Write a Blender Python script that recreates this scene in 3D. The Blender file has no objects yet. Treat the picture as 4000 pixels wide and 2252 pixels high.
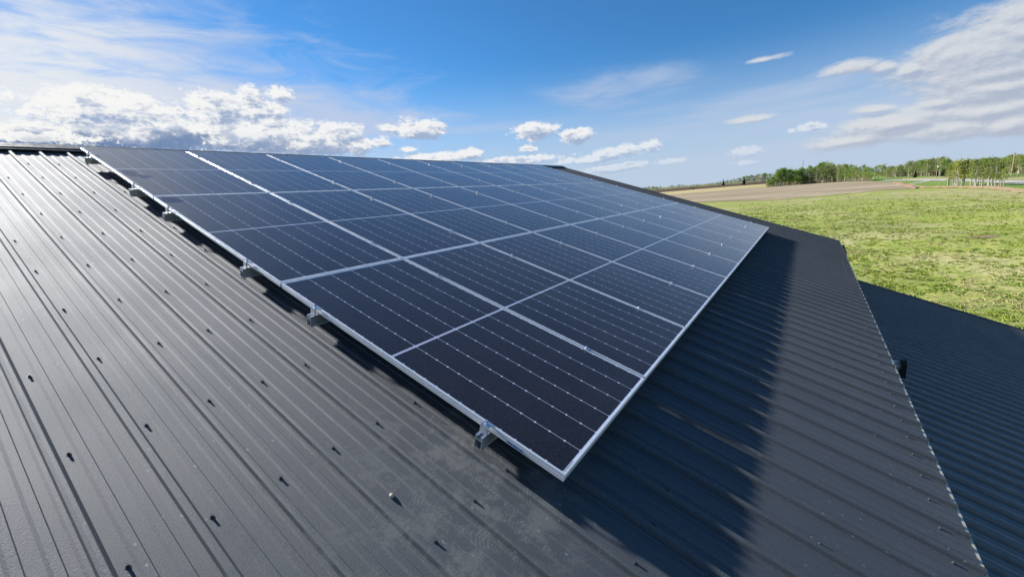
import bpy, bmesh, math, random
from math import radians as rad, sin, cos, pi, sqrt, atan2
from mathutils import Matrix, Vector, noise
S = bpy.context.scene
C = S.collection
# ------------------------------------------------------------------ camera
cam_d = bpy.data.cameras.new('camera'); cam = bpy.data.objects.new('camera', cam_d); C.objects.link(cam)
cam_d.sensor_width = 36; cam_d.lens = 14.373; cam_d.shift_x = -0.00937; cam_d.shift_y = 0.00114
cam_d.clip_start = 0.05; cam_d.clip_end = 30000
CAM = Vector((-1.4232, -0.8466, 1.2538))
r_, u_, f_ = Vector((.5635, -.8226, -.0759)), Vector((.2205, .0613, .9735)), Vector((.7961, .5653, -.2159))
M = Matrix((r_, u_, -f_)).transposed().to_4x4(); M.translation = CAM
cam.matrix_world = M
S.camera = cam
S.view_settings.view_transform = 'Standard'; S.view_settings.look = 'None'
S.view_settings.exposure = 0.78; S.view_settings.gamma = 1
# ------------------------------------------------------------------ node helper
class G:
    def __init__(s, tree): s.t = tree; s.n = tree.nodes; s.l = tree.links
    def put(s, sock, v):
        if isinstance(v, bpy.types.NodeSocket): s.l.new(v, sock)
        elif v is not None:
            if isinstance(v, (tuple, list)) and len(v) == 3 and sock.type == 'RGBA': v = (*v, 1)
            sock.default_value = v
    def m(s, op, a, b=None, c=None, clamp=False):
        n = s.n.new('ShaderNodeMath'); n.operation = op; n.use_clamp = clamp
        for i, v in enumerate((a, b, c)): s.put(n.inputs[i], v)
        return n.outputs[0]
    def v(s, op, a, b=None, c=None, scale=None):
        n = s.n.new('ShaderNodeVectorMath'); n.operation = op
        for i, v in enumerate((a, b, c)): s.put(n.inputs[i], v)
        if scale is not None: s.put(n.inputs['Scale'], scale)
        return n.outputs['Value'] if op in ('LENGTH', 'DOT_PRODUCT', 'DISTANCE') else n.outputs[0]
    def noise(s, vec, scale, detail=3, rough=.5, dist=0, out='Fac', dim='3D'):
        n = s.n.new('ShaderNodeTexNoise'); n.noise_dimensions = dim
        s.put(n.inputs['Vector'], vec)
        for k, v in (('Scale', scale), ('Detail', detail), ('Roughness', rough), ('Distortion', dist)): s.put(n.inputs[k], v)
        return n.outputs[out]
    def vor(s, vec, scale, out='Distance'):
        n = s.n.new('ShaderNodeTexVoronoi'); s.put(n.inputs['Vector'], vec); s.put(n.inputs['Scale'], scale)
        return n.outputs[out]
    def mr(s, v, a, b, c=0, d=1, smooth=True):
        n = s.n.new('ShaderNodeMapRange'); n.interpolation_type = 'SMOOTHSTEP' if smooth else 'LINEAR'
        for i, x in enumerate((v, a, b, c, d)): s.put(n.inputs[i], x)
        return n.outputs[0]
    def mix(s, f, a, b, mode='MIX'):
        n = s.n.new('ShaderNodeMix'); n.data_type = 'RGBA'; n.blend_type = mode
        s.put(n.inputs[0], f); s.put(n.inputs[6], a); s.put(n.inputs[7], b)
        return n.outputs[2]
    def sep(s, v):
        n = s.n.new('ShaderNodeSeparateXYZ'); s.put(n.inputs[0], v); return n.outputs
    def com(s, x, y, z):
        n = s.n.new('ShaderNodeCombineXYZ')
        for i, k in enumerate((x, y, z)): s.put(n.inputs[i], k)
        return n.outputs[0]
    def obj(s):
        return s.n.new('ShaderNodeTexCoord').outputs['Object']
    def bump(s, h, strength, dist):
        n = s.n.new('ShaderNodeBump'); s.put(n.inputs['Height'], h); n.inputs['Strength'].default_value = strength
        n.inputs['Distance'].default_value = dist; return n.outputs[0]
def mat(name, col=(.5, .5, .5), rough=.5, metal=0, spec=.5, fn=None):
    m = bpy.data.materials.new(name); m.use_nodes = True
    b = m.node_tree.nodes['Principled BSDF']
    b.inputs['Base Color'].default_value = (*col, 1); b.inputs['Roughness'].default_value = rough
    b.inputs['Metallic'].default_value = metal; b.inputs['Specular IOR Level'].default_value = spec
    if fn: fn(G(m.node_tree), b.inputs)
    return m
# ------------------------------------------------------------------ world, sky, sun
SUN_P = Vector((-.040, .82, .18))                        # towards the sun, in roof axes
TH = math.atan(1 / 3)                                    # 4 in 12 roof
RX = Matrix.Rotation(TH, 4, 'X')
SUN = (RX @ SUN_P).normalized()
SEL = math.asin(SUN.z); SAZ = atan2(SUN.x, SUN.y)
W = bpy.data.worlds.new('World'); S.world = W; W.use_nodes = True
CUM = [(77.26, 11.15, 5.96, 1.89), (82.45, 8.33, 5.03, 1.59), (74.31, 9.24, 7.2, 1.79), (65.44, 9.18, 7.45, 1.86), (58.98, 8.31, 5.61, 1.43), (68.49, 11.81, 2.75, 1.86), (65.33, 12.96, 1.34, 1.14), (62.34, 13.6, 1.34, 0.88), (64.71, 11.7, 2.74, 1.09), (63.91, 10.67, 2.04, 1.06), (71.82, 11.46, 0.46, 0.39), (56.84, 9.15, 3.18, 1.49), (54.97, 7.93, 2.09, 1.03), (46.77, 9.62, 3.21, 1.26), (50.7, 9.9, 1.24, 0.47), (51.97, 8.23, 1.23, 0.72), (48.62, 7.33, 0.9, 0.28), (32.15, 8.42, 3.03, 1.05), (26.66, 7.41, 2.06, 0.99), (33.32, 6.45, 1.16, 0.41), (41.03, 6.22, 1.52, 0.7), (45.42, 5.97, 4.93, 0.7), (35.32, 5.04, 5.8, 0.58), (22.46, 4.71, 1.96, 0.82), (20.18, 5.02, 2.24, 0.75), (17.33, 5.29, 1.55, 0.67), (25.12, 4.31, 4.0, 0.51), (21.85, 3.05, 3.92, 0.58), (6.47, 3.4, 1.6, 0.58), (0.51, 5.22, 1.28, 0.48), (2.15, 5.17, 0.43, 0.27), (6.83, 2.2, 1.08, 0.26), (14.57, 3.21, 1.52, 0.28)]
STR = [(-15.6, 10.6, 5.2, 2.6), (-12.0, 9.0, 5.5, 2.6), (-13, 7.6, 5, 1.5), (-13.11, 6.31, 3.93, 1.46), (-7.3, 9.17, 1.09, 0.67), (-12.56, 4.55, 4.06, 1.08), (-6.64, 4.5, 4.21, 0.96), (-3.77, 3.35, 3.56, 0.66), (-10.29, 3.43, 3.41, 0.92), (-14.2, 3.19, 1.76, 1.06), (-2.6, 10.37, 1.88, 0.42), (-5.21, 9.84, 0.97, 0.41), (-9.87, 5.85, 1.36, 0.4), (-4.96, 6.11, 1.2, 0.29), (6.22, 6.94, 1.5, 0.30), (5.21, 12.83, 1.2, 0.16)]
VEIL = [(98, 34, 34, 26), (92, 11, 36, 11), (72, 11.5, 22, 4.6), (64, 10.5, 22, 2.2)]
CIR = [(48, 9.4, 20, .9), (6.99, 6.64, 23.41, 2.48), (4.55, 9.22, 14.93, 1.3), (20.02, 12.7, 12.22, 2.48), (-2.74, 3.11, 19.8, 1.55)]
def field(g, p, lst, aspect):
    """smallest normalised distance to any cloud body; p = (azimuth, elevation, 0) in degrees"""
    best = None
    for a, e, ra, re in lst:
        q = g.v('MULTIPLY_ADD', p, (1 / ra, 1 / re, 0), (-a / ra, -e / re, 0))
        L = g.m('MULTIPLY', g.m('SUBTRACT', 1, g.v('LENGTH', q)), min(1.0, .35 + re * .45))
        best = L if best is None else g.m('MAXIMUM', best, L)
    return best
def cloud_group():
    t = bpy.data.node_groups.new('cloud_field', 'ShaderNodeTree')
    t.interface.new_socket('P', in_out='INPUT', socket_type='NodeSocketVector')
    for k in ('Cumulus', 'Stratus'): t.interface.new_socket(k, in_out='OUTPUT', socket_type='NodeSocketFloat')
    g = G(t); gi = t.nodes.new('NodeGroupInput'); go = t.nodes.new('NodeGroupOutput'); p = gi.outputs[0]
    w = g.noise(g.v('MULTIPLY', p, (.36, .70, 1)), 1.0, 7, .62)
    w2 = g.noise(g.v('MULTIPLY', p, (1.7, 2.6, 1)), 1.0, 4, .6)
    c = field(g, p, CUM, 1)
    c = g.m('ADD', c, g.m('MULTIPLY', g.m('SUBTRACT', w, .5), 1.5))
    c = g.m('ADD', c, g.m('MULTIPLY', g.m('SUBTRACT', w2, .5), .85))
    c = g.m('ADD', c, g.m('MULTIPLY', g.m('SUBTRACT', g.noise(g.v('MULTIPLY', p, (5, 7, 1)), 1.0, 3, .6), .5), .35))
    g.l.new(c, go.inputs[0])
    s = field(g, p, STR, 1)
    ws = g.noise(g.v('MULTIPLY', p, (.20, .62, 1)), 1.0, 7, .58, .3)
    s = g.m('ADD', s, g.m('MULTIPLY', g.m('SUBTRACT', ws, .5), 1.7))
    s = g.m('ADD', s, g.m('MULTIPLY', g.m('SUBTRACT', w2, .5), .40))
    g.l.new(s, go.inputs[1])
    return t
def build_world():
    t = W.node_tree; t.nodes.clear(); g = G(t)
    out = t.nodes.new('ShaderNodeOutputWorld')
    sky = t.nodes.new('ShaderNodeTexSky'); sky.sky_type = 'NISHITA'; sky.sun_disc = False
    sky.sun_elevation = SEL; sky.sun_rotation = SAZ; sky.altitude = 700; sky.air_density = 1.0; sky.dust_density = .05; sky.ozone_density = 2.5
    d = t.nodes.new('ShaderNodeTexCoord').outputs['Generated']
    x, y, z = g.sep(g.v('NORMALIZE', d))
    az = g.m('MULTIPLY', g.m('ARCTAN2', y, x), 57.29578)
    el = g.m('MULTIPLY', g.m('ARCSINE', z), 57.29578)
    p = g.com(az, el, 0)
    grp = cloud_group()
    def ev(vec):
        n = t.nodes.new('ShaderNodeGroup'); n.node_tree = grp; t.links.new(vec, n.inputs[0]); return n.outputs
    a = ev(p); b = ev(g.v('ADD', p, (.35, .55, 0)))            # second sample towards the sun: lit side and shaded side
    cum = g.mr(a[0], -.20, .16)
    lit = g.mr(g.m('SUBTRACT', a[0], b[0]), -.42, .30)
    deep = g.mr(a[0], .25, 1.15)
    pocket = g.m('MULTIPLY', g.mr(g.noise(g.v('MULTIPLY', p, (.42, .9, 1)), 1.0, 5, .62), .47, .62), g.mr(a[0], .12, .5))
    near = g.mr(az, 40, 84)                                    # brighter close to the sun
    cum = g.m('MULTIPLY', cum, g.mr(g.m('ADD', el, g.m('MULTIPLY', az, .06)), 2.0, 9.5, .30, 1))
    lit = g.m('MULTIPLY', lit, g.m('SUBTRACT', g.m('SUBTRACT', 1.1, g.m('MULTIPLY', pocket, .75)), g.m('MULTIPLY', deep, .3)), clamp=True)
    ccol = g.mix(lit, (.38, .48, .68, 1), (.94, .95, .97, 1))
    ccol = g.mix(g.m('MULTIPLY', near, lit), ccol, (1.0, 1.0, .98, 1))
    low = g.m('MULTIPLY', g.mr(g.m('ADD', el, g.m('MULTIPLY', g.m('SUBTRACT', g.noise(g.v('MULTIPLY', p, (.30, .5, 1)), 1.0, 4), .5), 5)), 9.6, 8.0), g.mr(az, 50, 78))     # grey-blue flat undersides of the bank at the left
    ccol = g.mix(g.m('MULTIPLY', low, g.mr(lit, 1.0, .5)), ccol, (.17, .26, .46, 1))
    st = g.m('MULTIPLY', g.mr(a[1], -.55, .30), .88)
    slit = g.mr(g.m('SUBTRACT', a[1], b[1]), -.4, .45)
    scol = g.mix(slit, (.52, .58, .71, 1), (.86, .88, .91, 1))
    wc = g.noise(g.v('MULTIPLY', p, (.055, .33, 1)), 1.0, 7, .58, .6)
    cir = field(g, p, CIR, 1)
    cir = g.m('MULTIPLY', g.mr(g.m('ADD', cir, g.m('MULTIPLY', g.m('SUBTRACT', wc, .5), 1.1)), -.1, .7), g.mr(wc, .22, .66))
    cir = g.m('MULTIPLY', cir, g.m('ADD', .60, g.m('MULTIPLY', g.mr(az, 45, 85), .55)))
    vf = field(g, p, VEIL, 1)
    wv = g.noise(g.v('MULTIPLY', p, (.075, .30, 1)), 1.0, 7, .60, 1.2); wv2 = g.noise(g.v('MULTIPLY', p, (.16, .8, 1)), 1.0, 5, .6, .5)
    veil = g.mr(g.m('ADD', vf, g.m('MULTIPLY', g.m('SUBTRACT', wv, .5), 1.3)), -.35, .50)
    veil = g.m('MULTIPLY', veil, g.mr(wv2, .2, .62, .68, 1.0))
    vcol = g.mix(g.m('MULTIPLY', g.mr(veil, .35, 1.0), g.mr(az, 58, 84)), (.56, .65, .85, 1), (.90, .91, .92, 1))
    # hazy lower sky
    hz = g.m('MULTIPLY', g.mr(el, 17, .5), .93)
    base = g.mix(1.0, sky.outputs[0], (.36, .80, 1.10, 1), 'MULTIPLY')
    bg = t.nodes.new('ShaderNodeBackground'); g.put(bg.inputs[0], base); bg.inputs[1].default_value = .070
    def over(sh, col, al, st=1.0):
        e = t.nodes.new('ShaderNodeBackground'); g.put(e.inputs[0], col); e.inputs[1].default_value = st
        mx = t.nodes.new('ShaderNodeMixShader'); g.put(mx.inputs[0], al); t.links.new(sh, mx.inputs[1]); t.links.new(e.outputs[0], mx.inputs[2])
        return mx.outputs[0]
    K = .485
    sh = over(bg.outputs[0], (.62, .73, .92, 1), hz, K)
    sh = over(sh, g.mix(g.mr(az, 50, 84), (.62, .72, .92, 1), (.88, .90, .90, 1)), cir, K)
    sh = over(sh, vcol, g.m('MULTIPLY', veil, .93), K * 1.12)
    sh = over(sh, scol, st, K)
    sh = over(sh, ccol, cum, K * 1.12)
    t.links.new(sh, out.inputs[0])
build_world()
W.cycles.sampling_method = 'MANUAL'; W.cycles.sample_map_resolution = 512
sun_d = bpy.data.lights.new('sun', 'SUN'); sun_d.energy = 5.0; sun_d.angle = rad(1.6); sun_d.color = (1, .985, .965)
sun = bpy.data.objects.new('sun', sun_d); C.objects.link(sun)
sun.matrix_world = SUN.to_track_quat('Z', 'Y').to_matrix().to_4x4()
# ------------------------------------------------------------------ object helpers
WM = {}                                                  # world matrices of everything placed
def link(name, data, parent=None, M=Matrix()):
    o = bpy.data.objects.new(name, data); C.objects.link(o)
    if parent is not None:
        o.parent = parent; o.matrix_basis = WM[parent.name].inverted() @ M
    else: o.matrix_basis = M
    WM[o.name] = M.copy(); return o
def tag(o, label=None, cat=None, group=None, kind=None):
    for k, v in (('label', label), ('category', cat), ('group', group), ('kind', kind)):
        if v: o[k] = v
    return o
def mesh(name, vs, fs, mats, idx=None, smooth=False):
    me = bpy.data.meshes.new(name); me.from_pydata(vs, [], fs)
    for m in (mats if isinstance(mats, (list, tuple)) else [mats]): me.materials.append(m)
    if idx: me.polygons.foreach_set('material_index', idx)
    if smooth: me.polygons.foreach_set('use_smooth', [True] * len(me.polygons))
    me.update(); return me
class MB:
    def __init__(s): s.v = []; s.f = []; s.i = []
    def add(s, vs, fs, i=0):
        k = len(s.v); s.v += [tuple(v) for v in vs]; s.f += [tuple(k + a for a in f) for f in fs]; s.i += [i] * len(fs); return s
    def box(s, x0, x1, y0, y1, z0, z1, i=0, M=None):
        vs = [Vector((x, y, z)) for z in (z0, z1) for x, y in ((x0, y0), (x1, y0), (x1, y1), (x0, y1))]
        if M: vs = [M @ v for v in vs]
        return s.add(vs, [(0, 3, 2, 1), (4, 5, 6, 7), (0, 1, 5, 4), (1, 2, 6, 5), (2, 3, 7, 6), (3, 0, 4, 7)], i)
    def cyl(s, c, r, h, n=8, r2=None, i=0, M=None, rot=0):
        r2 = r if r2 is None else r2; c = Vector(c)
        vs = [c + Vector((r * cos(2 * pi * k / n + rot), r * sin(2 * pi * k / n + rot), 0)) for k in range(n)] + \
             [c + Vector((r2 * cos(2 * pi * k / n + rot), r2 * sin(2 * pi * k / n + rot), h)) for k in range(n)]
        if M: vs = [M @ v for v in vs]
        return s.add(vs, [tuple(range(n))[::-1], tuple(range(n, 2 * n))] + [(k, (k + 1) % n, n + (k + 1) % n, n + k) for k in range(n)], i)
    def tube(s, pts, rs, n=5, i=0):
        pts = [Vector(p) for p in pts]; k0 = len(s.v); prev = None
        for j, (p, r) in enumerate(zip(pts, rs)):
            d = (pts[min(j + 1, len(pts) - 1)] - pts[max(j - 1, 0)]).normalized()
            a = d.orthogonal().normalized() if prev is None else (prev - d * prev.dot(d)).normalized()
            prev = a; b = d.cross(a)
            s.v += [tuple(p + (a * cos(2 * pi * k / n) + b * sin(2 * pi * k / n)) * r) for k in range(n)]
        for j in range(len(pts) - 1):
            for k in range(n):
                s.f.append((k0 + j * n + k, k0 + j * n + (k + 1) % n, k0 + (j + 1) * n + (k + 1) % n, k0 + (j + 1) * n + k)); s.i.append(i)
        s.f.append(tuple(k0 + (len(pts) - 1) * n + k for k in range(n))); s.i.append(i)
        return s
    def mesh(s, name, mats, smooth=False): return mesh(name, s.v, s.f, mats, s.i, smooth)
def copy_tree(o, parent=None, M=None):
    """copy a thing, its parts and their sub-parts (mesh data shared)"""
    c = o.copy(); C.objects.link(c)
    if parent is None: c.matrix_basis = M; WM[c.name] = M.copy()
    else: c.parent = parent; WM[c.name] = WM[parent.name] @ o.matrix_basis
    for ch in [x for x in KIDS.get(o.name, [])]: copy_kid(ch, c)
    return c
def copy_kid(ch, p):
    c = ch.copy(); C.objects.link(c); c.parent = p; WM[c.name] = WM[p.name] @ ch.matrix_basis
    for g in KIDS.get(ch.name, []): copy_kid(g, c)
KIDS = {}
def part(name, data, parent, M=None):
    o = link(name, data, parent, M if M is not None else WM[parent.name]); KIDS.setdefault(parent.name, []).append(o); return o
T = Matrix.Translation
rnd = random.Random(7)
# ------------------------------------------------------------------ materials
def f_roof(g, I):
    P = g.obj(); x, y, z = g.sep(P)
    n1 = g.noise(P, 1.3, 5, .6); n2 = g.noise(P, 14, 4, .65); n3 = g.noise(P, 420, 2, .6)
    # dried mud: broad scuffs with boot tread pressed into them
    warp = g.v('ADD', P, g.v('MULTIPLY', g.noise(P, 5, 3, .5, out='Color'), (.10, .10, 0)))
    area = g.mr(g.v('LENGTH', g.v('MULTIPLY_ADD', P, (1 / .95, 1 / .75, 0), (.35 / .95, -.45 / .75, 0))), 1.25, .35)
    scuff = g.m('MULTIPLY', area, g.mr(g.noise(warp, 5.5, 8, .72), .48, .60))
    tot = scuff
    warp2 = g.v('ADD', P, g.v('MULTIPLY', g.v('ADD', g.noise(P, 38, 3, .6, out='Color'), (-.5, -.5, -.5)), (.022, .022, 0)))
    for cx_, cy_, ang, ln in PRINTS:
        q = g.v('ADD', warp2, (-cx_, -cy_, 0)); ca, sa = cos(ang), sin(ang)
        u = g.v('DOT_PRODUCT', q, (ca, sa, 0)); w = g.v('DOT_PRODUCT', q, (-sa, ca, 0))
        body = g.v('LENGTH', g.com(g.m('MULTIPLY', u, 1 / ln), g.m('MULTIPLY', w, 1 / .048), 0))
        tread = g.mr(g.m('SINE', g.m('MULTIPLY', g.m('ADD', u, g.m('MULTIPLY', g.m('ABSOLUTE', w), .6)), 330)), -.1, .5)
        pr = g.m('MULTIPLY', g.m('MULTIPLY', g.mr(body, 1.1, .8), g.m('ADD', .25, g.m('MULTIPLY', tread, .75))), g.mr(g.noise(P, 24, 3, .7), .42, .58))
        tot = g.m('MAXIMUM', tot, pr)
    tot = g.m('MULTIPLY', tot, g.mr(n3, .3, .62, .45, 1))
    n4 = g.noise(P, 150, 3, .7)
    speck = g.mr(g.vor(g.v('MULTIPLY', P, (1, .6, 1)), 21), .125, .07); speck = g.m('MULTIPLY', speck, g.mr(g.noise(P, 2.2, 3), .42, .6))
    streak = g.mr(g.noise(g.v('MULTIPLY', P, (22, .9, 1)), 1.0, 4, .6), .52, .85)
    col = g.mix(g.mr(n1, .3, .7), (.010, .016, .023), (.018, .026, .034))
    col = g.mix(g.m('MULTIPLY', streak, .22), col, (.10, .10, .095))
    col = g.mix(tot, col, (.165, .16, .148))
    col = g.mix(g.m('MULTIPLY', speck, .7), col, (.25, .24, .22))
    col = g.mix(g.mr(n4, .50, .68, 0, .65), col, (.060, .080, .098))
    col = g.mix(g.mr(n4, .45, .30, 0, .8), col, (.004, .006, .009))
    col = g.mix(g.mr(n4, .46, .30, 0, .6), col, (.014, .015, .018))
    g.put(I['Base Color'], col)
    g.put(I['Roughness'], g.m('ADD', g.mr(n1, .3, .7, .73, .77), g.m('MULTIPLY', tot, .3)))
    g.put(I['Normal'], g.bump(n4, .8, .0026)); I['Specular IOR Level'].default_value = .5; I["IOR"].default_value = 2.05
PRINTS = [(-.55, .97, 1.75, .13), (-.47, .86, 1.9, .12), (-.30, .60, 1.3, .13), (-.42, .42, 1.6, .13), (-.16, .33, 1.4, .12), (-.05, .10, 1.7, .13), (-.62, .50, 1.2, .12), (-.22, .02, 1.5, .13), (-.38, .16, 1.9, .12), (.02, .38, 1.3, .11)]
m_roof = mat('charcoal_roof_paint', (.035, .038, .042), .42, 0, .5, f_roof)
def f_roof2(g, I):
    P = g.obj(); n = g.noise(P, 1.1, 5, .6)
    g.put(I['Base Color'], g.mix(g.mr(n, .3, .7), (.095, .083, .070), (.12, .105, .090)))
    g.put(I['Roughness'], g.mr(g.noise(P, 9, 4), .3, .7, .44, .56))
    g.put(I['Normal'], g.bump(g.noise(P, 160, 2), .4, .0010)); I['IOR'].default_value = 1.9; I['Specular IOR Level'].default_value = .5
m_roof2 = mat('dark_roof_paint', fn=f_roof2, rough=.5)
def f_wall(g, I):
    x, y, z = g.sep(g.obj())
    st = g.mr(g.m('SINE', g.m('MULTIPLY', x, 2 * pi / .23)), .8, .95)
    g.put(I['Base Color'], g.mix(st, (.30, .29, .27), (.20, .19, .18)))
m_wall = mat('barn_siding', fn=f_wall, rough=.5)
m_trim = mat('dark_trim', (.022, .024, .028), .38, fn=lambda g, I: g.put(I['Roughness'], g.mr(g.noise(g.obj(), 20, 3), .3, .7, .32, .5)))
m_cream = mat('cream_flashing', (.62, .56, .44), .45, fn=lambda g, I: g.put(I['Base Color'], g.mix(g.noise(g.obj(), 12, 4), (.66, .60, .47), (.42, .38, .30))))
def f_alu(g, I):
    n = g.noise(g.v('MULTIPLY', g.obj(), (8, 8, 60)), 1.0, 3)
    g.put(I['Roughness'], g.mr(n, .3, .7, .30, .42)); g.put(I['Base Color'], g.mix(n, (.74, .76, .79), (.84, .85, .87)))
m_alu = mat('anodised_frame', (.8, .81, .83), .36, .35, .5, f_alu)
m_rail = mat('mill_aluminium', (.72, .73, .75), .3, .9, .5, f_alu)
m_steel = mat('bolt_steel', (.70, .70, .70), .25, 1.0, fn=lambda g, I: g.put(I['Roughness'], g.mr(g.noise(g.obj(), 200, 2), .3, .7, .2, .35)))
m_screw = mat('painted_screw', (.06, .06, .065), .35, .2, fn=lambda g, I: g.put(I['Base Color'], g.mix(g.noise(g.obj(), 90, 2), (.04, .04, .045), (.12, .12, .12))))
m_blk = mat('black_plastic', (.018, .018, .018), .45, fn=lambda g, I: g.put(I['Roughness'], g.mr(g.noise(g.obj(), 30, 3), .3, .7, .4, .6)))
m_tin = mat('galvanised_pipe', (.78, .76, .80), .32, .6, fn=lambda g, I: g.put(I['Base Color'], g.mix(g.noise(g.obj(), 9, 4), (.8, .77, .8), (.6, .62, .72))))
m_seal = mat('pale_sealant', (.62, .60, .54), .45, fn=lambda g, I: g.put(I['Base Color'], g.mix(g.noise(g.obj(), 60, 3), (.7, .68, .6), (.4, .38, .34))))
def f_cell(g, I):
    P = g.obj(); x, y, z = g.sep(P)
    u = g.m('DIVIDE', g.m('SUBTRACT', x, .0135), .1845)
    du = g.m('MULTIPLY', g.m('ABSOLUTE', g.m('SUBTRACT', u, g.m('ROUND', u))), .1845)
    yy = g.m('ABSOLUTE', g.m('SUBTRACT', y, 1.2325))
    v = g.m('DIVIDE', g.m('SUBTRACT', yy, .009), .0925)
    dv = g.m('MULTIPLY', g.m('ABSOLUTE', g.m('SUBTRACT', v, g.m('ROUND', v))), .0925)
    line = g.m('LESS_THAN', du, .00125)
    dia = g.m('LESS_THAN', g.m('ADD', du, dv), .0082)
    mid = g.m('LESS_THAN', yy, .009)
    end = g.m('GREATER_THAN', yy, 1.2113)
    white = g.m('MAXIMUM', g.m('MAXIMUM', line, dia), g.m('MAXIMUM', mid, end))
    groove = g.m('LESS_THAN', yy, .0022)
    w = g.m('DIVIDE', g.m('FRACT', g.m('MULTIPLY', g.m('SUBTRACT', x, .0135), 1 / .01845)), 1.0)
    bus = g.m('LESS_THAN', g.m('ABSOLUTE', g.m('SUBTRACT', w, .5)), .018)
    cid = g.noise(g.com(g.m('FLOOR', u), g.m('FLOOR', v), 0), 3.3, 0)
    cell = g.mix(cid, (.0042, .0034, .0062), (.0080, .0062, .0100))
    grain = g.mr(g.noise(g.v('MULTIPLY', P, (1, .45, 1)), 190, 3, .8), .54, .70)
    cell = g.mix(g.m('MULTIPLY', grain, .6), cell, (.07, .066, .088))
    cell = g.mix(g.m('MULTIPLY', bus, .30), cell, (.16, .17, .22))
    col = g.mix(white, cell, (.52, .58, .72))
    col = g.mix(groove, col, (.24, .26, .32))
    # rinsed patches in the dust near the ridge, blue reflection painted into their colour (roof axes from world position)
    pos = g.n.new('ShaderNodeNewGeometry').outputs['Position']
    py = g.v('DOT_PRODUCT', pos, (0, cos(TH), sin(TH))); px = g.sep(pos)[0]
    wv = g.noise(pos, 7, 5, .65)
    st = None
    for a, b, ra, rb in RINSED_REFLECT:
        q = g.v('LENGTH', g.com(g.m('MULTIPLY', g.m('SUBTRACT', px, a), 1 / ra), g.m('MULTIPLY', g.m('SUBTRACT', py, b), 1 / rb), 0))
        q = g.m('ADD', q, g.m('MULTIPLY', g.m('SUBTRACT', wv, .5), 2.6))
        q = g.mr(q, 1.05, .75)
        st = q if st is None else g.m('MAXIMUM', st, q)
    dust = g.m('MULTIPLY', g.mr(g.noise(pos, 2.1, 5, .6), .25, .75, .72, 1), g.m('SUBTRACT', 1, st))
    col = g.mix(g.m('MULTIPLY', dust, .018), col, (.46, .42, .40))
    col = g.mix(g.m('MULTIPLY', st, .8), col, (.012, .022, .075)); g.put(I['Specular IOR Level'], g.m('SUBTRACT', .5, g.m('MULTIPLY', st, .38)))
    drop = g.mr(g.vor(pos, .9), .012, .008)
    col = g.mix(g.m('MULTIPLY', drop, .8), col, (.5, .48, .42))
    g.put(I['Base Color'], col)
    g.put(I['Roughness'], g.m('ADD', .09, g.m('MULTIPLY', dust, .13)))
    I['IOR'].default_value = 1.56
    g.put(I['Sheen Weight'], g.m('MULTIPLY', dust, .035)); I['Sheen Roughness'].default_value = .45; g.put(I['Sheen Tint'], (1, .95, .92))
RINSED_REFLECT = [(.10, 6.0, .062, .22), (.17, 5.83, .08, .08), (.10, 4.82, .09, .12), (.035, 6.9, .03, .07)]
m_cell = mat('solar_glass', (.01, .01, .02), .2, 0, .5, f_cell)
m_back = mat('white_backsheet', (.7, .7, .7), .5, fn=lambda g, I: g.put(I['Base Color'], g.mix(g.noise(g.obj(), 5), (.66, .66, .66), (.74, .74, .74))))
m_stick = mat('blue_sticker', (.32, .45, .75), .4, fn=lambda g, I: g.put(I['Base Color'], g.mix(g.noise(g.obj(), 80), (.34, .48, .8), (.28, .40, .70))))
m_ink = mat('black_ink', (.02, .02, .03), .5, fn=lambda g, I: g.put(I['Base Color'], g.mix(g.noise(g.obj(), 300), (.015, .015, .03), (.05, .05, .07))))
# ------------------------------------------------------------------ roof geometry
PITCH = .2531; RC0 = 1.203                               # rib centres at RC0 + k*PITCH
ZR = -.18; XE = 14.3; XW = -6.2; YE = -1.832; YR = 7.93
PROF = [(-.0430, 0), (-.0330, .0038), (-.0215, .0042), (-.0155, .0240), (-.0040, .0288), (.0085, .0288), (.0110, .0265), (.0215, .0006), (.0225, 0),
        (.0650, 0), (.0760, .0050), (.1000, .0050), (.1035, 0), (.1440, 0), (.1550, .0050), (.1790, .0050), (.1825, 0)]
def sheet(x0, x1, y0, y1, z, m, rc, ny=26, seed=0):
    xs = []; k = math.floor((x0 - rc) / PITCH) - 1
    while rc + k * PITCH < x1 + PITCH:
        for dx, dz in PROF:
            x = rc + k * PITCH + dx
            if x0 < x < x1: xs.append((x, dz))
        k += 1
    xs = [(x0, 0)] + xs + [(x1, 0)]
    vs = []; fs = []; n = len(xs)
    for j in range(ny + 1):
        y = y0 + (y1 - y0) * j / ny
        for x, dz in xs:
            w = noise.noise(Vector((x * 1.7, y * 1.1, seed))) * .0006 + noise.noise(Vector((x * 5, y * 3.3, seed + 9))) * .0001
            vs.append((x, y, z + dz + w))
    for j in range(ny):
        for i in range(n - 1):
            a = j * n + i; fs.append((a, a + 1, a + n + 1, a + n))
    k = len(vs)                                           # thickness at the cut eave edge
    for i in range(n):
        vs.append((vs[i][0], vs[i][1], vs[i][2] - .0012))
    for i in range(n - 1): fs.append((k + i, k + i + 1, i + 1, i))
    return mesh('roof_sheet', vs, fs, m)
GZ = -5.746                                               # ground beside the barn
barn = tag(link('metal_barn', None, None, T((4, 2, GZ))), 'long barn under charcoal ribbed metal roof that carries the solar array', 'barn')
roof = part('roof', sheet(XW, XE, YE, YR, ZR, m_roof, RC0, 30), barn, RX)
b = MB()                                                  # underside deck and the slope behind the ridge
for (ya, za), (yb, zb) in [((8.15, -.205), (18.2, -6.9))]:
    b.add([(XW, ya, za), (XE, ya, za), (XE, yb, zb), (XW, yb, zb)], [(0, 1, 2, 3)])
part('back_roof', b.mesh('back_roof', m_roof2), barn, RX)
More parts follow.
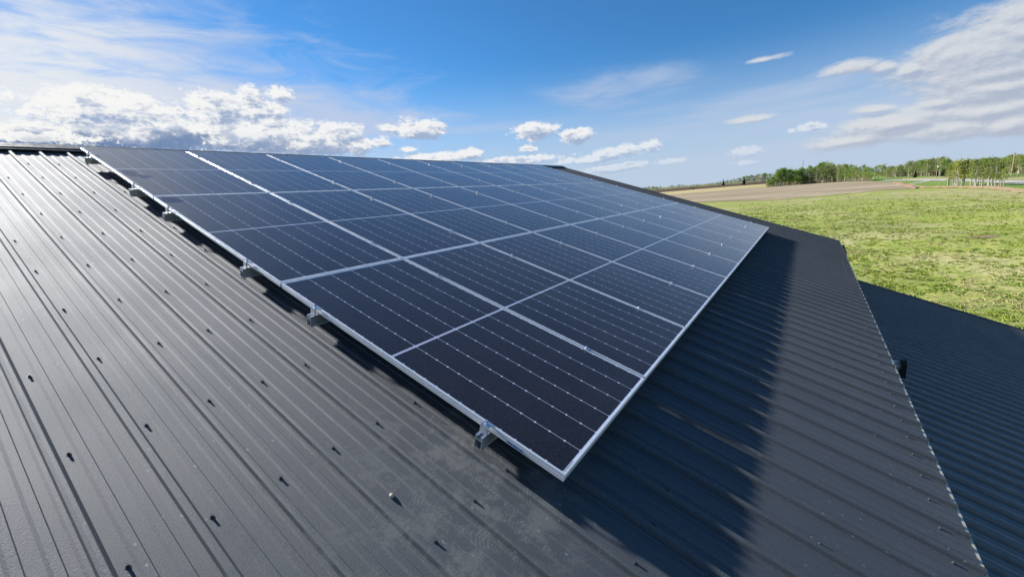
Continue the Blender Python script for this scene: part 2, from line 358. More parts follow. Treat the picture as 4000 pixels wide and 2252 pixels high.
b = MB(); b.add([(XW, YE + .03, ZR - .03), (XE - .02, YE + .03, ZR - .03), (XE - .02, 8.1, ZR - .03), (XW, 8.1, ZR - .03)], [(3, 2, 1, 0)])
part('roof_underside', b.mesh('roof_underside', m_trim), barn, RX)
# ridge cap: hemmed lip, two folds, apex
b = MB(); cap = [(7.905, -.163), (7.900, -.150), (7.897, -.138), (7.912, -.136), (7.935, -.148), (7.96, -.150), (7.985, -.128), (8.15, -.110), (8.50, -.200)]
xs = [XW - .03 + i * (XE + .06 - XW) / 60 for i in range(61)]
vs = []; fs = []
for x in xs:
    w = .004 * noise.noise(Vector((x * 1.9, 0, 3)))
    vs += [(x, y + w, z + w + (.003 if 0 < j < 7 else 0) * noise.noise(Vector((x * 3.7, 5, 3)))) for j, (y, z) in enumerate(cap)]
n = len(cap)
for i in range(60):
    for j in range(n - 1): fs.append((i * n + j, (i + 1) * n + j, (i + 1) * n + j + 1, i * n + j + 1))
part('ridge_cap', mesh('ridge_cap', vs, fs, m_trim), barn, RX)
b = MB().box(XW, XE - .01, 7.99, 8.02, ZR - .03, -.15); part('ridge_board', b.mesh('ridge_board', m_blk), barn, RX)
# rake trim on the far gable, drip flashing, gutter
b = MB().box(XE - .09, XE + .012, YE + .01, 8.12, ZR + .024, ZR + .030).box(XE + .0125, XE + .018, YE, 8.13, ZR - .16, ZR + .0305)
part('rake_trim', b.mesh('rake_trim', m_trim), barn, RX)
b = MB().box(XW, XE - .02, YE - .019, YE - .001, ZR - .006, ZR - .0004).box(XW, XE - .02, YE - .017, YE - .012, ZR - .13, ZR - .0062)
part('drip_flashing', b.mesh('drip_flashing', m_cream), barn, RX)
b = MB(); b.box(13.05, 14.33, -1.80, -1.70, -.99, -.975).box(13.05, 14.33, -1.805, -1.7995, -.99, -.87).box(14.331, 14.336, -1.80, -1.70, -.99, -.87)
part('gutter', b.mesh('gutter', m_trim), barn, Matrix())
# walls (world axes), porch roof
def wall(x0, x1, y0, y1, z0, z1, nm='wall'): part(nm, MB().box(x0, x1, y0, y1, z0, z1).mesh(nm, m_wall), barn, Matrix())
wall(XW + .35, XE - .35, -1.28, -1.16, GZ - .5, -.80)
wall(XW + .35, XE - .35, 16.6, 16.72, GZ - .5, -.80)
for gx in (XE - .35, XW + .23):
    y0, y1, pk = -1.28, 16.72, 2.28
    vs = [(gx, y0, GZ - .5), (gx, y1, GZ - .5), (gx, y1, -.8), (gx, 7.8, pk), (gx, y0, -.8)]; vs += [(x + .12, y, z) for x, y, z in vs]
    fs = [(0, 1, 2, 3, 4), (9, 8, 7, 6, 5)] + [(i, 5 + i, 5 + (i + 1) % 5, (i + 1) % 5) for i in range(5)]
    part('gable_wall', mesh('gable_wall', vs, fs, m_wall), barn, Matrix())
ZL = -1.14
low = part('porch_roof', sheet(XW, XE - .05, -7.0, -1.62, ZL, m_roof2, 4.638, 14, 4), barn, RX)
low['label'] = 'darker lower porch roof below the eave'
b = MB().box(XE - .12, XE - .035, -7.0, -1.6, ZL + .023, ZL + .028).box(XE - .0345, XE - .03, -7.0, -1.6, ZL - .14, ZL + .0285).box(XW, XE - .06, -6.98, -6.94, ZL - .15, ZL - .004)
part('porch_trim', b.mesh('porch_trim', m_trim), barn, RX)
for px_ in (-5.5, -1, 3.5, 8, 13.6):
    part('porch_post', MB().box(px_, px_ + .15, -6.05, -5.9, GZ - .3, -3.13).mesh('porch_post', m_trim), barn, Matrix())
# side wall vent
Mv = T((5.93, 0, -1.445))
b = MB(); RY = Matrix.Rotation(pi / 2, 4, 'X'); b.cyl((0, 0.012, 0), .058, .87, 20, M=RY @ Matrix(), i=0)
b.v = [(x, y - 1.20 , z) for x, y, z in b.v]
vp = part('vent_pipe', b.mesh('vent_pipe', m_tin, True), barn, Mv)
vs = [(-.085, 0, -.15), (.085, 0, -.15), (.085, 0, .055), (.05, .0, .115), (-.05, 0, .115), (-.085, 0, .055)]
vs = [(x * .8, -2.045, z * .92) for x, y, z in vs] + [(x, -2.1, z) for x, y, z in vs]
fs = [(5, 4, 3, 2, 1, 0), (6, 7, 8, 9, 10, 11)] + [(i, (i + 1) % 6, 6 + (i + 1) % 6, 6 + i) for i in range(6)]
part('vent_hood', mesh('vent_hood', vs, fs, m_blk), vp, Mv)
# roofing screws
b = MB(); b.cyl((0, 0, -.002), .0088, .0035, 12).cyl((0, 0, .0015), .0062, .0018, 12, .0058).cyl((0, 0, .0033), .0050, .0085, 6, .0047)
me_screw = b.mesh('screw', m_screw)
sc = []
def covered(x, y): return .02 < x < 11.5 and .05 < y < 7.4
for r in range(14):
    y = .285 + .6935 * (r - 2)
    if y < YE or y > 7.9: continue
    k = -32
    while True:
        x = RC0 + k * PITCH + .048; k += 1
        if x > XE - .1: break
        if x < -3.4 or covered(x, y): continue
        sc.append((x + rnd.uniform(-.004, .004), y + rnd.uniform(-.006, .006), ZR, 0))
for k in range(-12, 52):
    for dx in (-.046, .050):
        x = RC0 + k * PITCH + dx
        if -1 < x < XE - .1: sc.append((x, -1.704 + rnd.uniform(-.005, .005), ZR, 0))
for r in range(6):
    for k in range(-8, 38):
        x = 4.638 + k * PITCH + .048
        if x < XE - .2: sc.append((x, -3.115 - .6935 * r, ZL, 1))
camp = RX.inverted() @ CAM; fwp = RX.inverted().to_3x3() @ f_
def seen(s):
    d = Vector(s[:3]) - camp; z = d.dot(fwp)
    if z < .1: return 1e9
    R3 = RX.inverted().to_3x3(); u = d.dot(R3 @ r_) / z; v = d.dot(R3 @ u_) / z
    return d.length if abs(u) < 1.27 and abs(v) < .73 else 1e9
sc = [s for s in sc if seen(s) < 1e8]; sc.sort(key=seen)
for s in sc[:100]:
    o = part('screw', me_screw, roof if s[3] == 0 else low, RX @ T(Vector(s[:3])) @ Matrix.Rotation(rnd.uniform(0, 1), 4, 'Z'))
for flag, par in ((0, roof), (1, low)):
    b = MB(); src = me_screw
    for s in sc[100:]:
        if s[3] == flag: b.add([Vector(v.co) + Vector(s[:3]) for v in src.vertices], [tuple(p.vertices) for p in src.polygons])
    if b.v: o = part('distant_screws', b.mesh('distant_screws', m_screw), par, RX); o['kind'] = 'stuff'
# ------------------------------------------------------------------ solar panels
PW, PL, CP, RP = 1.134, 2.465, 1.154, 2.487
ring = [(.030, -.040), (0, -.040), (0, -.0175), (.0012, -.0168), (.0012, -.0135), (0, -.0128), (0, -.0008), (.0008, 0), (.0100, 0), (.0108, -.0008), (.0108, -.0034)]
vs = []; fs = []
for s, z in ring: vs += [(s, s, z), (PW - s, s, z), (PW - s, PL - s, z), (s, PL - s, z)]
for j in range(len(ring) - 1):
    for k in range(4): fs.append((j * 4 + k, (j + 1) * 4 + k, (j + 1) * 4 + (k + 1) % 4, j * 4 + (k + 1) % 4))
me_frame = mesh('frame', vs, fs, m_alu)
g0, g1 = .009, .0095
vs = [(g0, g0, -.0030), (PW - g0, g0, -.0030), (PW - g0, PL - g0, -.0030), (g0, PL - g0, -.0030)]; vs += [(x, y, -.0075) for x, y, z in vs]
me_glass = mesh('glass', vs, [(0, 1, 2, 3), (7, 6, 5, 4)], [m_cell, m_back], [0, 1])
me_bar = MB().box(.002, .012, .09, .33, -.0, .0008).mesh('x', m_ink)
pan = tag(link('solar_panel', None, None, RX), 'x', 'solar panel', 'solar panels in three rows of ten on the roof')
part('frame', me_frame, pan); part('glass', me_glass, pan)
ORD = ['first from the left end', 'second from the left end', 'third from the left end', 'fourth from the left end', 'fifth from the left end', 'sixth from the left end', 'seventh from the left end', 'fourth from the far right end', 'third from the far right end', 'second from the far right end']
ORD[7] = 'third from the far right end'; ORD[8] = 'next to last at the far right'; ORD[9] = 'last at the far right end'
ROW = ['solar panel in the lowest row, ', 'solar panel in the middle row, ', 'solar panel in the top row, ']
for j in range(3):
    for i in range(10):
        Mp = RX @ T((i * CP, j * RP, rnd.uniform(-.0012, .0012) if i else 0))
        o = pan if i == j == 0 else copy_tree(pan, None, Mp)
        o['label'] = ROW[j] + ORD[i]
# maker's sticker on the near frame and serial strip on the bottom lip
b = MB().box(-.0009, -.0003, .235, .335, -.034, -.019)
st_ = part('sticker', b.mesh('sticker', m_stick), pan, RX)
b = MB(); y = .328
for wd in (.010, .004, .008, 0, .006, .009, .003, .007, 0, .011, .006):
    if wd: b.box(-.0016, -.0010, y - wd, y, -.0295, -.0235)
    y -= (wd or .004) + .002
part('lettering', b.mesh('lettering', m_ink), st_, RX)
b = MB()
for k in range(14): b.box(.018 + k * .0065, .0215 + k * .0065 + (k % 3) * .0008, .0125, .0160 + (k % 2) * .002, -.0027, -.0024)
part('serial_number', b.mesh('serial_number', m_ink), pan, RX)
# ------------------------------------------------------------------ rails, clamps, feet
RY_ = [(.462, 'under the lower end of the bottom row'), (2.00, 'under the upper end of the bottom row'), (2.952, 'under the lower end of the middle row'),
       (4.515, 'under the upper end of the middle row'), (5.44, 'under the lower end of the top row'), (7.03, 'under the upper end of the top row, below the ridge')]
XA, XB = -.062, 10 * CP - .02 + .062
b = MB()
b.box(XA, XB, -.029, .029, -.1235, -.1195).box(XA, XB, -.0235, -.0205, -.1195, -.050).box(XA, XB, .0205, .0235, -.1195, -.050)
b.box(XA, XB, -.0205, .0205, -.072, -.069).box(XA, XB, -.0235, -.009, -.050, -.0465).box(XA, XB, .009, .0235, -.050, -.0465)
b.box(XA, XB, -.0245, -.0236, -.100, -.094).box(XA, XB, -.0245, -.0236, -.078, -.074)
me_beam = b.mesh('beam', m_rail)
b = MB().box(-.030, .010, -.024, .024, .0006, .0040).box(-.034, -.0305, -.024, .024, -.0462, .0040).box(-.0300, -.0262, -.024, .024, -.0440, -.0005).box(-.0262, -.0045, -.024, .024, -.0462, -.0425)
me_end = b.mesh('end_clamp', m_rail)
me_bolt = MB().cyl((0, 0, .0042), .0085, .0015, 14).cyl((0, 0, .0057), .0085, .0100, 14, .0078).cyl((0, 0, .0157), .0045, .0080, 8).mesh('bolt', m_steel)
b = MB().box(-.0195, .0195, -.024, .024, .0006, .0038).box(-.0085, -.0065, -.024, .024, -.040, .0006).box(.0065, .0085, -.024, .024, -.040, .0006)
me_mid = b.mesh('mid_clamp', m_rail)
b = MB().box(-.040, .040, -.085, -.0300, ZR + .0010, ZR + .0050).box(-.028, .028, -.0365, -.0300, ZR + .0050, -.085).box(-.040, .040, .0300, .060, ZR + .0010, ZR + .0050)
me_foot = b.mesh('foot', m_rail)
b = MB()
for q in range(26):                                       # squeezed-out sealant round the foot
    a = q / 26 * 2 * pi; x, y = .050 * cos(a) + rnd.uniform(-.008, .008), -.058 + .036 * sin(a) + rnd.uniform(-.008, .008)
    r = rnd.uniform(.003, .008); b.cyl((x, y, ZR - .001), r, r * .8, 6, r * .45, rot=rnd.random())
me_sealant = b.mesh('sealant', m_seal)
me_fbolt = MB().cyl((0, 0, 0), .0105, .002, 12).cyl((0, 0, .002), .0075, .0080, 6, .0070).mesh('bolt', m_steel)
rail = tag(link('mounting_rail', None, None, RX @ T((0, RY_[0][0], 0))), 'x', 'mounting rail', 'aluminium rails under the solar array')
Mr = WM[rail.name]
part('beam', me_beam, rail, Mr)
def bolt(o, M): part('bolt', me_bolt, o, M)
e1 = part('end_clamp', me_end, rail, Mr @ T((-.0005, 0, 0))); bolt(e1, Mr @ T((-.016, 0, 0)))
M2 = Mr @ T((10 * CP - .0195, 0, 0)) @ Matrix.Rotation(pi, 4, 'Z'); e2 = part('end_clamp', me_end, rail, M2); bolt(e2, M2 @ T((-.016, 0, 0)))
for k in range(1, 10):
    Mk = Mr @ T((k * CP - .010, 0, 0)); o = part('mid_clamp', me_mid, rail, Mk); bolt(o, Mk)
for k in range(0, 10):
    Mk = Mr @ T((RC0 + PITCH * round((.065 + k * 1.25 - RC0) / PITCH) + .125 - .04, 0, 0))
    o = part('foot', me_foot, rail, Mk); part('sealant', me_sealant, o, Mk)
    for q in (-.018, .020): part('bolt', me_fbolt, o, Mk @ T((q, -.060, ZR + .005)))
for j, (y, lab) in enumerate(RY_):
    o = rail if j == 0 else copy_tree(rail, None, RX @ T((0, y, 0)))
    o['label'] = 'silver aluminium rail ' + lab
# small things lying about
b = MB(); bm = bmesh.new(); bmesh.ops.create_icosphere(bm, subdivisions=2, radius=.0105)
for v in bm.verts: v.co = Vector((v.co.x, v.co.y * 1.2, v.co.z * .8)) * (1 + .18 * noise.noise(v.co * 90))
me = bpy.data.meshes.new('pebble'); bm.to_mesh(me); bm.free()
me.materials.append(mat('tan_stone', fn=lambda g, I: g.put(I['Base Color'], g.mix(g.noise(g.obj(), 90, 3), (.62, .52, .38), (.42, .35, .26))), rough=.7))
tag(link('pebble', me, None, RX @ T((-.5045, .572, ZR + .0075))), 'small cream pebble lying alone on the dusty roof', 'pebble')
# ------------------------------------------------------------------ terrain
HD = [0, 100, 300, 1000, 4000, 9000]; HH = [7.0, 7.0, 6.5, 5.0, 2.5, 2.5]
def hz(d):
    for i in range(5):
        if d <= HD[i + 1]: return CAM.z - (HH[i] + (HH[i + 1] - HH[i]) * (d - HD[i]) / (HD[i + 1] - HD[i]))
    return CAM.z - 2.5
def gpt(d, az, off=0):
    x = CAM.x + d * cos(rad(az)); y = CAM.y + d * sin(rad(az)); z = hz(d) + off
    f = max(0, min(1, (105 - d) / 35)) * max(0, min(1, (d - 9) / 8))
    if f > 0: z += f * (.75 * noise.noise(Vector((x * .05, y * .05, 1))) + .20 * noise.noise(Vector((x * .21, y * .21, 2))) + .10 * noise.noise(Vector((x * .8, y * .8, 5))) + .05 * noise.noise(Vector((x * 2.2, y * 2.2, 7))))
    return (x, y, z)
def C3(a, b, c): return (*a, 1), (*b, 1), (*c, 1)
def f_grass(g, I):
    P = g.obj(); x, y, z = g.sep(P); sx_ = g.noise(P, 8.0, 3, .7)
    big = g.noise(P, .045, 4, .6); mid = g.noise(P, .75, 6, .68); fin = g.noise(P, 3.1, 4, .7); patch = g.noise(P, .11, 6, .66)
    col = g.mix(g.mr(mid, .40, .58), (.250, .320, .045), (.430, .410, .110))
    col = g.mix(g.mr(patch, .50, .64), col, (.50, .44, .20))
    col = g.mix(g.m('MULTIPLY', g.mr(big, .45, .65), .45), col, (.30, .27, .12))
    col = g.mix(g.mr(fin, .56, .40, 0, .75), col, (.165, .235, .038))
    col = g.mix(g.mr(sx_, .54, .36, 0, .25), col, (.14, .19, .035))
    bare = g.mr(g.noise(P, .33, 6, .7), .64, .70)
    col = g.mix(bare, col, (.33, .25, .16))
    g.put(I['Base Color'], col)
    g.put(I['Normal'], g.bump(g.m('ADD', fin, g.m('MULTIPLY', mid, 1.2)), .6, .14))
m_grass = mat('pasture_grass', rough=.85, spec=.15, fn=f_grass)
def band_mat(name, c1, c2, c3, sc, stretch=(1, 1, 1), bump=.3):
    def f(g, I):
        P = g.v('MULTIPLY', g.obj(), stretch)
        a = g.noise(P, sc, 6, .65); b = g.noise(g.obj(), 1.2, 4, .7)
        col = g.mix(g.mr(a, .40, .60), c1, c2); col = g.mix(g.mr(b, .5, .7, 0, .8), col, c3)
        g.put(I['Base Color'], col); g.put(I['Normal'], g.bump(b, .8, bump))
    return mat(name, rough=.9, spec=.1, fn=f)
m_stub = band_mat('stubble', (.255, .19, .115), (.42, .35, .235), (.22, .165, .10), .045, (1.9, .28, 1))
m_yel = band_mat('dry_hay', (.50, .40, .20), (.42, .35, .17), (.32, .30, .12), .03, (.3, 2, 1))
m_dark = band_mat('tilled_soil', (.085, .052, .040), (.115, .075, .056), (.06, .04, .03), .02, (.3, 2, 1))
m_lawn = band_mat('lawn', (.16, .26, .045), (.20, .27, .07), (.11, .19, .03), .08)
m_gravel = band_mat('gravel', (.44, .41, .36), (.50, .47, .43), (.38, .35, .31), .2)
m_dry = band_mat('dry_grass', (.50, .34, .19), (.42, .31, .17), (.30, .26, .10), .3)
m_pale = band_mat('pale_grass', (.40, .35, .17), (.33, .33, .13), (.25, .27, .09), .25)
m_soil = band_mat('red_soil', (.27, .18, .12), (.20, .13, .09), (.36, .26, .18), .6)
azs = [-180 + i * 6 for i in range(25)] + [-32 + i * .8 for i in range(158)] + [96 + i * 6 for i in range(14)] + [180]
azs = sorted(set(round(a, 3) for a in azs)); rs = [.01]; r = 2.0
while r < 9000: rs.append(r); r *= 1.045 if r > 12 else 1.15
vs = [gpt(d, a) for d in rs for a in azs]; n = len(azs); fs = []
for j in range(len(rs) - 1):
    for i in range(n - 1): fs.append((j * n + i, (j + 1) * n + i, (j + 1) * n + i + 1, j * n + i + 1))
tag(link('ground', mesh('ground', vs, fs, m_grass, smooth=True)), kind='structure')
def lerp(tab, a):
    if a <= tab[0][0]: return tab[0][1]
    for (a0, v0), (a1, v1) in zip(tab, tab[1:]):
        if a <= a1: return v0 + (v1 - v0) * (a - a0) / (a1 - a0)
    return tab[-1][1]
def band(name, m, near, far, a0, a1, off, da=.2, label=None, nr=14, fuzz=.01, kind='structure', up=0):
    near = sorted(near); far = sorted(far); vs = []; fs = []; k = max(2, int((a1 - a0) / da))
    for i in range(k + 1):
        a = a0 + (a1 - a0) * i / k
        n_ = lerp(near, a) * (1 + fuzz * noise.noise(Vector((a * 3, 1, off * 50)))); f__ = max(n_ * 1.001, lerp(far, a) * (1 + fuzz * noise.noise(Vector((a * 3, 9, off * 50)))))
        for j in range(nr + 1):
            t = j / nr; vs.append(gpt(n_ * (f__ / n_) ** t, a, off * .4 + up * sin(pi * t) * (.6 + .4 * noise.noise(Vector((a * 6, t, 3))))))
    for i in range(k):
        for j in range(nr): q = i * (nr + 1) + j; fs.append((q, q + 1, q + nr + 2, q + nr + 1))
    o = tag(link(name, mesh(name, vs, fs, m, smooth=True)), kind=kind)
    if label: o['label'] = label
    return o
F = lambda *p: [(a, d) for d, a in p]
band('tilled_field', m_dark, F((590, 26), (596, 16.7), (640, 12.4), (690, 7.5), (690, 3), (690, -1)), [(-1, 1300), (30, 1500)], -1, 30, .06)
band('hay_strip', m_yel, F((380, 26), (385, 16.7), (391, 12.4), (450, 7.5), (480, 4), (500, 2)), F((600, 26), (596, 16.7), (640, 12.4), (690, 7.5), (640, 4.3), (520, 2)), 2, 30, .12)
band('stubble_field', m_stub, F((172, 30), (171, 14), (181, 11.2), (163, 4), (173, -.9), (180, -3.1), (196, -6.2), (193, -8.55)),
     F((380, 30), (383, 16.7), (395, 12.4), (450, 7.5), (426, 4.1), (426, 1.6), (440, -.8), (416, -3), (369, -5.15), (328, -6.2), (285, -7.16), (194, -8.56)), -8.56, 30, .18)
band('lawn', m_lawn, F((330, -5.4), (205, -9.3), (196, -10.8), (184, -12.5), (170, -14.1), (150, -15.5), (120, -19)), [(-19, 700), (-5.4, 700)], -19, -5.4, .07)
band('roadside_verge', m_pale, F((415, -6.2), (330, -8.4), (318, -9.7), (304, -10.8), (228, -14.7), (200, -18)), F((480, -6.2), (385, -8.4), (375, -9.7), (355, -10.8), (262, -14.7), (232, -18)), -18, -7.6, .14)
band('road', m_gravel, F((356, -6.2), (283, -9.7), (265, -10.8), (196, -14.7), (188, -15.5), (165, -19)), F((392, -6.2), (315, -9.7), (300, -10.8), (224, -14.7), (214, -15.5), (188, -19)), -19, -6.1, .21)
band('lane', m_gravel, F((240, -8.2), (278, -9.6), (300, -10.2)), F((250, -8.2), (296, -9.6), (312, -10.2)), -10.2, -8.2, .28)
band('dry_grass_strip', m_dry, F((300, -6.9), (240, -8.1), (196, -9.2), (187, -10.8), (174, -12.5), (158, -14.1), (140, -15.25), (118, -18.5)), F((325, -6.9), (252, -8.1), (209, -9.2), (202, -10.8), (192, -12.5), (178, -14.1), (160, -15.25), (140, -18.5)), -18.5, -6.9, .30, up=.06, fuzz=.05)
band('soil_bank', m_soil, F((292, -6.9), (236, -7.6), (192, -8.6)), F((322, -6.9), (262, -7.6), (206, -8.7)), -8.7, -6.9, .20, up=.9, fuzz=.04)
band('wheel_track', m_pale, F((150, 14), (151, -.9), (144, -5.3), (136, -8.4), (121, -12.6), (111, -15.7), (100, -19)), F((157, 14), (158, -.9), (151, -5.3), (143, -8.4), (127, -12.6), (117, -15.7), (106, -19)), -19, 14, .07, fuzz=.03)
band('wheel_track', m_pale, F((119, 12), (122, 6), (134, 2), (148, -1), (166, -4)), F((123, 12), (127, 6), (139, 2), (152, -1), (169, -4)), -4, 12, .06, fuzz=.04)
band('pale_meadow', m_pale, F((152, -6.5), (146, -9), (136, -12.6), (124, -15.7), (108, -19)), F((176, -6.5), (178, -9), (168, -12.6), (150, -15.7), (134, -19)), -19, -6.5, .05, fuzz=.08)
vs = [gpt(58.5, -13.5, .02)] + [gpt(58.5 + (1.7 + .5 * noise.noise(Vector((k * .9, 0, 0)))) * cos(2 * pi * k / 24), -13.5 + (1.15 + .3 * noise.noise(Vector((k * .8, 5, 0)))) * sin(2 * pi * k / 24), .03) for k in range(24)]
tag(link('bare_soil_patch', mesh('bare_soil_patch', vs, [(0, 1 + k, 1 + (k + 1) % 24) for k in range(24)], m_soil)), kind='structure')
# grass clumps
m_tuft = [mat('tuft_a', rough=.8, spec=.1, fn=lambda g, I: g.put(I['Base Color'], g.mix(g.noise(g.obj(), .8, 3), (.27, .33, .06), (.35, .38, .09)))),
          mat('tuft_b', rough=.8, spec=.1, fn=lambda g, I: g.put(I['Base Color'], g.mix(g.noise(g.obj(), .8, 3), (.42, .40, .16), (.50, .45, .24)))),
          mat('tuft_c', rough=.8, spec=.1, fn=lambda g, I: g.put(I['Base Color'], g.mix(g.noise(g.obj(), .8, 3), (.19, .27, .045), (.24, .30, .065))))]
vs = []; fs = []; ii = []
k = 0
while k < 15000:
    d = 16 * (175 / 16) ** rnd.random(); a = rnd.uniform(-21, 7)
    x, y, z = gpt(d, a)
    if XW < x < XE + .5 and y > -8 and y < 18: continue
    w = noise.noise(Vector((x * .35, y * .35, 11))) + .5 * noise.noise(Vector((x * 1.2, y * 1.2, 4)))
    if w < rnd.uniform(-.5, .35) + max(0, d - 95) * .012: continue
    k += 1; s = rnd.uniform(.06, .15) * (1 + d / 90); h = rnd.uniform(.03, .07) * (1 + d / 120); t = rnd.random() * pi
    tint = noise.noise(Vector((x * .25, y * .25, 20))) + rnd.uniform(-.35, .35)
    for q in range(3):
        th = t + q * pi / 3; cx_, sx = cos(th) * s, sin(th) * s; lean = rnd.uniform(-.3, .3) * h
        b0 = len(vs); vs += [(x - cx_, y - sx, z - .01), (x + cx_, y + sx, z - .01), (x + cx_ * .5 + lean, y + sx * .5, z + h * rnd.uniform(.6, 1)), (x - cx_ * .5, y - sx * .5 + lean, z + h)]
        fs.append((b0, b0 + 1, b0 + 2, b0 + 3)); ii.append(0 if tint > .12 else (1 if tint < -.12 else 2))
tag(link('grass_clumps', mesh('grass_clumps', vs, fs, m_tuft, ii)), kind='stuff')
# ------------------------------------------------------------------ trees
def leafmat(name, c1, c2):
    m = mat(name, c1, .6, spec=.25); g = G(m.node_tree); t = m.node_tree; b = t.nodes['Principled BSDF']
    inf = t.nodes.new('ShaderNodeObjectInfo').outputs['Random']
    n = g.noise(g.obj(), 1.3, 3, .6)
    col = g.mix(g.mr(n, .35, .65), c1, c2); col = g.mix(1.0, col, g.mix(inf, (.72, .78, .75), (1.2, 1.12, 1.05)), 'MULTIPLY')
    g.put(b.inputs['Base Color'], col)
    tr = t.nodes.new('ShaderNodeBsdfTranslucent'); g.put(tr.inputs[0], col); mx = t.nodes.new('ShaderNodeMixShader'); mx.inputs[0].default_value = .42
    t.links.new(b.outputs[0], mx.inputs[1]); t.links.new(tr.outputs[0], mx.inputs[2]); t.links.new(mx.outputs[0], t.nodes['Material Output'].inputs[0]); return m
m_leaf = {'poplar': leafmat('poplar_leaf', (.17, .29, .045), (.25, .36, .07)), 'aspen': leafmat('aspen_leaf', (.26, .32, .07), (.35, .39, .11)),
          'bare': leafmat('spring_twigs', (.29, .29, .16), (.35, .32, .21)), 'spruce': leafmat('spruce_needles', (.022, .045, .020), (.035, .060, .028))}
m_bark = {'poplar': mat('poplar_bark', rough=.8, fn=lambda g, I: g.put(I['Base Color'], g.mix(g.noise(g.obj(), 2, 4), (.16, .14, .11), (.36, .33, .27)))),
          'aspen': mat('aspen_bark', rough=.7, fn=lambda g, I: g.put(I['Base Color'], g.mix(g.mr(g.noise(g.v('MULTIPLY', g.obj(), (1, 1, 3)), 2.2, 4), .42, .5), (.10, .09, .08), (.50, .47, .41))))}
m_bark['bare'] = m_bark['poplar']; m_bark['spruce'] = m_bark['poplar']
def make_tree(kind, seed):
    """10 m tall; trunk with limbs, crown of leaf clumps hung on the limb ends"""
    R = random.Random(seed); t = MB(); c = MB(); H = 10.0
    if kind == 'spruce':
        t.tube([(0, 0, -.3), (0, 0, 4), (.05, 0, H)], [.16, .1, .015], 6)
        for lv in range(34):
            z = .5 + lv * .275; rr = (1 - z / (H + .1)) ** .85 * 2.3 * R.uniform(.8, 1.1); nn = int(6 + rr * 6)
            for k in range(nn):
                a = R.uniform(0, 2 * pi); r1 = rr * R.uniform(.75, 1.1); w = .16 + .2 * r1
                p0 = Vector((0, 0, z + .12)); p1 = Vector((r1 * cos(a), r1 * sin(a), z - .28 * r1)); s = Vector((-sin(a), cos(a), 0)) * w
                m_ = (p0 + p1) / 2 + Vector((0, 0, .1)); c.add([p0, m_ + s, p1, m_ - s], [(0, 1, 2, 3)])
        return t.mesh('trunk', m_bark[kind]), c.mesh('crown', m_leaf[kind])
    stems = 1 if kind != 'aspen' else R.choice([1, 2, 2])
    for s_ in range(stems):
        bx, by = (0, 0) if stems == 1 else (R.uniform(-.5, .5), R.uniform(-.4, .4)); lx, ly = R.uniform(-.9, .9), R.uniform(-.7, .7)
        top = H * R.uniform(.86, .95); pts = [(bx + lx * max(0, z / H) ** 1.4 + R.uniform(-.08, .08), by + ly * max(0, z / H) ** 1.4, z) for z in (-.4, 1.5, 3, 4.6, 6.2, 7.8, top)]
        r0 = R.uniform(.13, .19); t.tube(pts, [r0, r0 * .85, r0 * .75, r0 * .6, r0 * .42, r0 * .25, .02], 6)
        lo = 2.6 if kind == 'aspen' else 1.6
        for k in range(26 if stems == 1 else 17):
            z = lo + (top - lo) * (k + R.random()) / (26 if stems == 1 else 17); q = min(5, max(0, int(z / 1.6))); base = Vector(pts[q]).lerp(Vector(pts[min(6, q + 1)]), .5); base.z = z
            f = (z - lo) / (top - lo); ext = (1.75 if kind != 'aspen' else 1.45) * (sin(pi * min(1, .22 + f * .80)) ** .7) * R.uniform(.45, 1.15)
            a = R.uniform(0, 2 * pi); tip = base + Vector((cos(a) * ext, sin(a) * ext, ext * R.uniform(.25, .8)))
            t.tube([base, base.lerp(tip, .5) + Vector((0, 0, -.08)), tip], [.05, .03, .012], 4)
            nl = {'poplar': 34, 'aspen': 22, 'bare': 12}[kind]
            for w in range(nl):
                p = tip + Vector((R.gauss(0, .42), R.gauss(0, .42), R.gauss(0, .36))); s = R.uniform(.10, .24) * (.7 if kind == 'bare' else 1)
                n_ = Vector((R.gauss(0, 1), R.gauss(0, 1), R.gauss(0, 1))).normalized(); u = n_.orthogonal().normalized(); v = n_.cross(u)
                c.add([p + u * s, p + v * s * .8, p - u * s, p - v * s * .8], [(0, 1, 2, 3)])
            if kind == 'bare':
                for w in range(5):
                    e = tip + Vector((R.gauss(0, .5), R.gauss(0, .5), R.uniform(.1, .7))); t.tube([tip, e], [.014, .006], 3)
    return t.mesh('trunk', m_bark[kind]), c.mesh('crown', m_leaf[kind])
PROTO = {k: [make_tree(k, s + 11 * i) for s in range(n)] for i, (k, n) in enumerate([('poplar', 4), ('aspen', 4), ('bare', 3), ('spruce', 2)])}
def tree(kind, d, az, h, label, group=None, wide=1.0, off=0):
    me = rnd.choice(PROTO[kind]); s = h / (9.6 if kind != 'spruce' else 10); x, y, z = gpt(d, az)
    Mt = T((x, y, z + off)) @ Matrix.Rotation(rnd.uniform(0, 6.28), 4, 'Z') @ Matrix.Diagonal((s * wide, s * wide, s, 1))
    o = tag(link({'poplar': 'poplar_tree', 'aspen': 'aspen_tree', 'bare': 'budding_tree', 'spruce': 'spruce_tree'}[kind], None, None, Mt), label, 'tree', group)
    part('trunk', me[0], o); part('crown', me[1], o)
